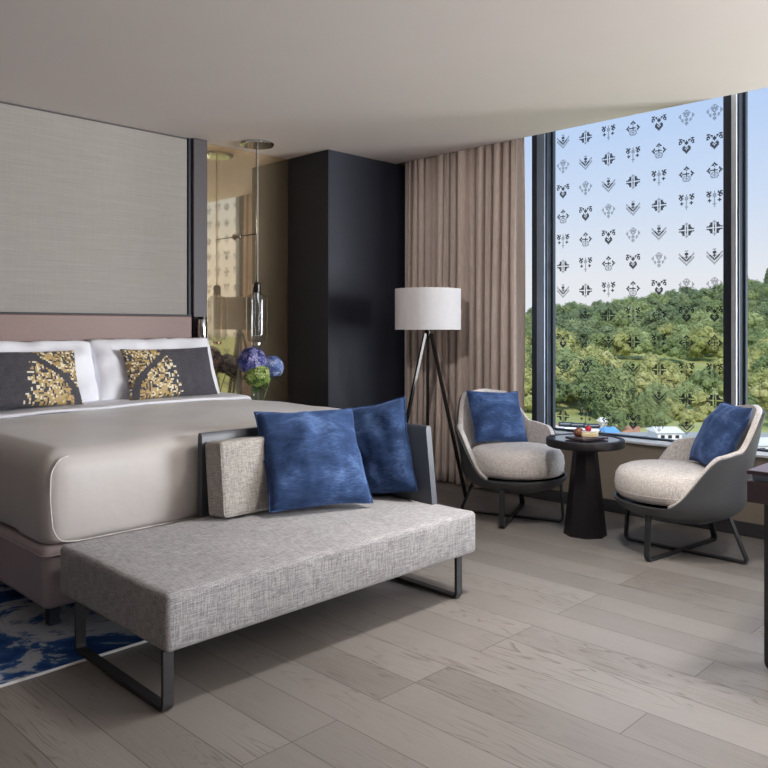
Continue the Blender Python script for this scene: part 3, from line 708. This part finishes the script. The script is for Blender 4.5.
for nm,kind,mat,seeds in (('broadleaf_tree','round','lf_green',(1,2,3)),('olive_tree','round','lf_yellow',(4,5)),('poplar_tree','poplar','lf_green',(6,7)),('conifer_tree','conifer','lf_dark',(8,)),('dark_tree','round','lf_dark',(9,10))):
    SPEC[nm]=[]
    for s in seeds:
        me=crown(s,kind); me.materials.append(M[mat]); SPEC[nm].append(me)
LAB={'broadleaf_tree':'green broadleaf tree on the wooded slope outside the window','olive_tree':'yellowish green tree on the wooded slope outside the window','poplar_tree':'tall narrow poplar outside the window','conifer_tree':'dark pointed conifer on the hill ridge outside the window','dark_tree':'deep green tree on the upper hill outside the window'}
rt=random.Random(21); cnt={}
def tree(nm,d,u,hgt,near=False,wide=1.0):
    l=(u-384)/777.4*d; z=land(d,l)
    me=rt.choice(SPEC[nm]); o=bpy.data.objects.new(nm,me); COL.objects.link(o)
    o.location=W(d,l,z-.3); o.scale=(hgt*wide,hgt*wide,hgt); o.rotation_euler=(0,0,rt.random()*6.28)
    o['label']=LAB[nm]; o['category']='tree'; o['group']={'broadleaf_tree':'green trees on the slope','olive_tree':'yellowish trees on the slope','poplar_tree':'poplars outside','conifer_tree':'conifers on the ridge','dark_tree':'deep green trees on the hill'}[nm]
    if near: t=bpy.data.objects.new('trunk',TM); COL.objects.link(t); t.parent=o
rows=[(116,30,4.6),(124,36,6.2),(131,34,7),(141,34,7.6),(152,33,8),(165,33,8.5),(180,31,8.6),(196,31,8),(214,30,8),(236,25,9),(252,23,9.5),(268,22,10),(286,22,10),(305,21,10),(326,20,10.5),(348,20,10.5),(372,19,11),(398,18,11),(422,17,11)]
for d,sp_,hh in rows:
    u=500+rt.random()*sp_
    while u<815:
        uu=u+rt.uniform(-.25,.25)*sp_; h=hh*rt.uniform(.8,1.18); dd=d+rt.uniform(-4,4)
        u+=sp_
        if 183<d<233 and 618<uu<745 : continue
        if d<140 and uu<598: continue
        if d<183 and 612<uu<745: h*=.72
        if d<128 and uu>640: h*=.85
        r=rt.random()
        if d>285: nm='dark_tree' if r<.55 else ('conifer_tree' if (r<.66 and uu>690) else 'broadleaf_tree')
        elif d>240: nm='broadleaf_tree' if r<.5 else ('olive_tree' if r<.72 else 'dark_tree')
        elif d>150: nm='olive_tree' if r<.52 else 'broadleaf_tree'
        else: nm='olive_tree' if r<.2 or uu>668 and r<.55 else 'broadleaf_tree'
        tree(nm,dd,uu,h,d<150,wide=1.0 if d<200 else 1.12)
for u,d,h in ((556,147,8),(565,150,8.5),(576,146,8),(587,152,9),(545,152,9),(594,160,9)): tree('broadleaf_tree' if u%2 else 'olive_tree',d,u,h)
for u,d,h in ((604,128,9.5),(612,126,9.8),(620,127,9.2),(628,130,10.2),(597,131,9),(641,119,5.6),(651,119,5.8),(662,119,6)): tree('poplar_tree',d,u,h,True)
tree('conifer_tree',430,745,17); tree('conifer_tree',428,768,16); pass
# sports ground, buildings, cars
def slab(name,mat,quad,h0,h1,label,cat,group=None):
    bm=bmesh.new(); lo=[bm.verts.new(W(d,(u-384)/777.4*d,h0)) for u,d in quad]; hi=[bm.verts.new(W(d,(u-384)/777.4*d,h1)) for u,d in quad]
    bm.faces.new(lo[::-1]); bm.faces.new(hi)
    n=len(lo)
    for i in range(n): bm.faces.new((lo[i],lo[(i+1)%n],hi[(i+1)%n],hi[i]))
    o=obj(name,bm,mat); 
    if label: tag(o,label,cat,group)
    return o
M['track']=plain('red_track',srgb(196,142,112),.9,sc=1); M['asphalt']=plain('grey_asphalt',srgb(176,176,172),.9,sc=1); M['bwhite']=plain('white_render',srgb(236,234,228),.8,sc=1); M['bblue']=plain('blue_awning',srgb(110,170,225),.7,sc=1); M['broof']=plain('tan_roof',srgb(190,160,120),.8,sc=1)
slab('running_track',M['track'],[(440,128),(640,118),(640,113),(440,119)],-13.79,-13.52,'red running track strip outside, beyond the left armchair','track')
slab('car_park',M['asphalt'],[(500,114),(800,112),(830,60),(500,60)],-13.79,-13.72,'pale asphalt yard below the window','yard')
def house(u,d,wu,depth,h,mat,roofmat,label,nm='white_building'):
    l0=(u-384)/777.4*d; l1=(u+wu-384)/777.4*d; bm=bmesh.new(); z=-13.72
    pts=[(d,l0),(d,l1),(d+depth,l1),(d+depth,l0)]
    lo=[bm.verts.new(W(a,b,z)) for a,b in pts]; hi=[bm.verts.new(W(a,b,z+h)) for a,b in pts]
    bm.faces.new(lo[::-1]); bm.faces.new(hi)
    for i in range(4): bm.faces.new((lo[i],lo[(i+1)%4],hi[(i+1)%4],hi[i]))
    o=obj(nm,bm,mat); tag(o,label,'building')
    b=bmesh.new(); e=.3; lo=[b.verts.new(W(a,c,z+h+.01)) for a,c in ((d-e,l0-e),(d-e,l1+e),(d+depth+e,l1+e),(d+depth+e,l0-e))]; r=[b.verts.new(W(d+depth/2,l0,z+h+.6)),b.verts.new(W(d+depth/2,l1,z+h+.6))]
    b.faces.new((lo[0],lo[1],r[1],r[0])); b.faces.new((lo[2],lo[3],r[0],r[1])); b.faces.new((lo[1],lo[2],r[1])); b.faces.new((lo[3],lo[0],r[0])); b.faces.new(lo[::-1]); obj('roof',b,roofmat,o)
    b=bmesh.new()
    for k in range(3):
        t0=lerp(l0,l1,.12+.3*k); t1=t0+(l1-l0)*.16; 
        b.faces.new([b.verts.new(W(d-.03,q,zz)) for q,zz in ((t0,z+h*.4),(t1,z+h*.4),(t1,z+h*.75),(t0,z+h*.75))])
    obj('window_row',b,M['frame'],o)
house(658,103,24,4,1.2,M['bwhite'],M['bwhite'],'low white pavilion outside, left of the right armchair')
house(602,114,5,2,1.3,M['bwhite'],M['bwhite'],'tiny white kiosk among the trees outside, above the round table','white_kiosk')
house(607,105,11,3,1.0,M['bwhite'],M['bblue'],'small stall with a bright blue roof in the yard outside','market_stall')
house(742,92,40,5,1.2,M['bwhite'],M['bwhite'],'white hall outside, seen beyond the right window by the desk','white_hall')
def car(u,d,mat,label):
    c=W(d,(u-384)/777.4*d,-13.72); e=empty('parked_car',c,th+R(80),label,'car','cars parked in the yard outside')
    bm=bmesh.new(); add_box(bm,-2.1,2.1,-.85,.85,.3,.85,bevel=.15); obj('body',bm,mat,e)
    bm=bmesh.new(); add_box(bm,-1.2,1.1,-.75,.75,.84,1.4,bevel=.2); obj('cabin',bm,M['frame'],e)
    for x in (-1.3,1.3):
        for y in (-.8,.8):
            bm=bmesh.new(); bmesh.ops.create_cone(bm,cap_ends=True,segments=16,radius1=.32,radius2=.32,depth=.2,matrix=Matrix.Translation((x,y,.32))@Matrix.Rotation(PI/2,4,'X')); obj('wheel',bm,M['black'],e)
car(566,113,M['bwhite'],'leftmost white car parked outside, seen behind the round table'); car(578,112,M['framelight'],'silver car parked outside beside the white one'); car(591,111,M['bwhite'],'white car parked outside, nearest the blue roofed stall')
# ------------------------------------------------------------------ light
w=bpy.data.worlds.new('sky'); scn.world=w; w.use_nodes=True; nt=w.node_tree; bg=nt.nodes['Background']
tc=nt.nodes.new('ShaderNodeTexCoord'); sx=nt.nodes.new('ShaderNodeSeparateXYZ'); cr=nt.nodes.new('ShaderNodeValToRGB')
nt.links.new(tc.outputs['Generated'],sx.inputs[0]); nt.links.new(sx.outputs[2],cr.inputs[0]); nt.links.new(cr.outputs[0],bg.inputs[0])
e=cr.color_ramp.elements; e[0].position=0; e[0].color=(*srgb(238,240,244),1); e[1].position=1; e[1].color=(*srgb(150,190,240),1)
for p,c in ((.06,srgb(236,239,245)),(.16,srgb(210,226,250)),(.30,srgb(178,207,250))):
    x=e.new(p); x.color=(*c,1)
bg.inputs[1].default_value=1.0
def lamp(name,ty,loc_,rot,energy,color=(1,1,1),**k):
    l=bpy.data.lights.new(name,ty); l.energy=energy; l.color=color
    for a,b in k.items(): setattr(l,a,b)
    o=bpy.data.objects.new(name,l); o.location=loc_; o.rotation_euler=rot; COL.objects.link(o); return o
sun=lamp('sun','SUN',(0,0,30),(0,0,0),3.2,(1,.95,.86),angle=R(.6))
sun.rotation_euler=Vector((.62,.45,-.62)).to_track_quat('-Z','Y').to_euler()
# unseen area lamp added outside the window wall to boost the daylight
d=lamp('window_daylight','AREA',(6.4,-2.9,1.35),(0,0,0),900,(.95,.975,1.0),shape='RECTANGLE',size=3.2,size_y=2.2)
d.rotation_euler=Vector((-.76,.65,.0)).to_track_quat('-Z','Y').to_euler()
# unseen ceiling downlights added to brighten the floor and bench
M['glow']=N('downlight_lens'); M['glow'].set(Base_Color=(.9,.9,.85),Emission_Color=(1,.9,.75),Emission_Strength=4.0); M['glow']=M['glow'].m
for k,(x,y,en) in enumerate(((2.85,1.76,23),(1.9,.1,0),(3.25,.45,16),(.4,-.8,0),(2.4,-.9,0))):
    if not en: continue
    e=empty('recessed_downlight',(x,y,H),0,'round recessed ceiling downlight out of the picture, near %s'%['the foot of the bench','the middle of the room','the desk','','the rear wall'][k],'downlight','ceiling downlights')
    obj('trim_ring',lathe([(.045,-.001),(.055,-.001),(.055,-.006),(.045,-.006),(.045,-.001)],28),M['sill'],e); obj('lens',lathe([(0,-.002),(.044,-.002),(.044,-.004),(0,-.004)],24),M['glow'],e)
    lamp('downlight','AREA',(x,y,H-.02),(0,0,0),en,(1,.96,.9),shape='DISK',size=.3,spread=R(100))
for x,y,en,lb in ((-.9,-1.3,8,'slim black uplighter floor lamp in the left corner behind the camera'),(3.4,-1.6,250,'slim black uplighter floor lamp in the right corner behind the camera')):  # unseen uplighters added as fill for the ceiling
    e=empty('uplighter',(x,y,0),0,lb,'floor lamp')
    obj('base',lathe([(0,0),(.15,0),(.15,.015),(.02,.03),(0,.03)],36),M['legblack'],e,auto=40)
    obj('pole',lathe([(0,.0305),(.014,.0305),(.014,1.75),(0,1.75)],16),M['legblack'],e,auto=40)
    obj('bowl',lathe([(0,1.751),(.05,1.751),(.16,1.83),(.19,1.88),(.185,1.88),(.15,1.835),(.04,1.765),(0,1.762)],40),M['legblack'],e,auto=40)
    lamp('uplight','AREA',(x,y,1.895),(PI,0,0),en,(1,.965,.95),shape='DISK',size=.34)
sl=empty('ceiling_spotlight',(1.6,2.2,H),0,'small white ceiling spotlight above the bench, aimed at the curtain','spotlight')  # out-of-view spotlight added to lift the curtain
obj('mount',lathe([(0,-.001),(.04,-.001),(.04,-.02),(0,-.02)],24),M['sill'],sl,auto=40)
aim=Vector((4.87,3.85,1.45))-Vector((1.6,2.2,2.6)); aim.normalize()
b=bmesh.new(); add_lathe(b,[(0,-.05),(.03,-.05),(.034,.05),(.028,.05),(.026,-.03),(0,-.03)],24); bmesh.ops.transform(b,matrix=Matrix.Translation((0,0,-.075))@aim.to_track_quat('Z','Y').to_matrix().to_4x4(),verts=b.verts); obj('head',b,M['sill'],sl,auto=40)
sp=lamp('spot','SPOT',tuple(Vector((1.6,2.2,2.6))+aim*.07),(0,0,0),115,(1,.95,.9),spot_size=R(46),spot_blend=.8,shadow_soft_size=.05)
sp.rotation_euler=aim.to_track_quat('-Z','Y').to_euler()
# ------------------------------------------------------------------ view
vs=scn.view_settings; vs.view_transform='Standard'; vs.look='None'; vs.exposure=0; vs.gamma=1; vs.use_curve_mapping=False
scn.cycles.max_bounces=8; scn.cycles.transparent_max_bounces=16; scn.cycles.diffuse_bounces=5; scn.cycles.glossy_bounces=4
scn.cycles.use_denoising=True; scn.cycles.sample_clamp_indirect=6
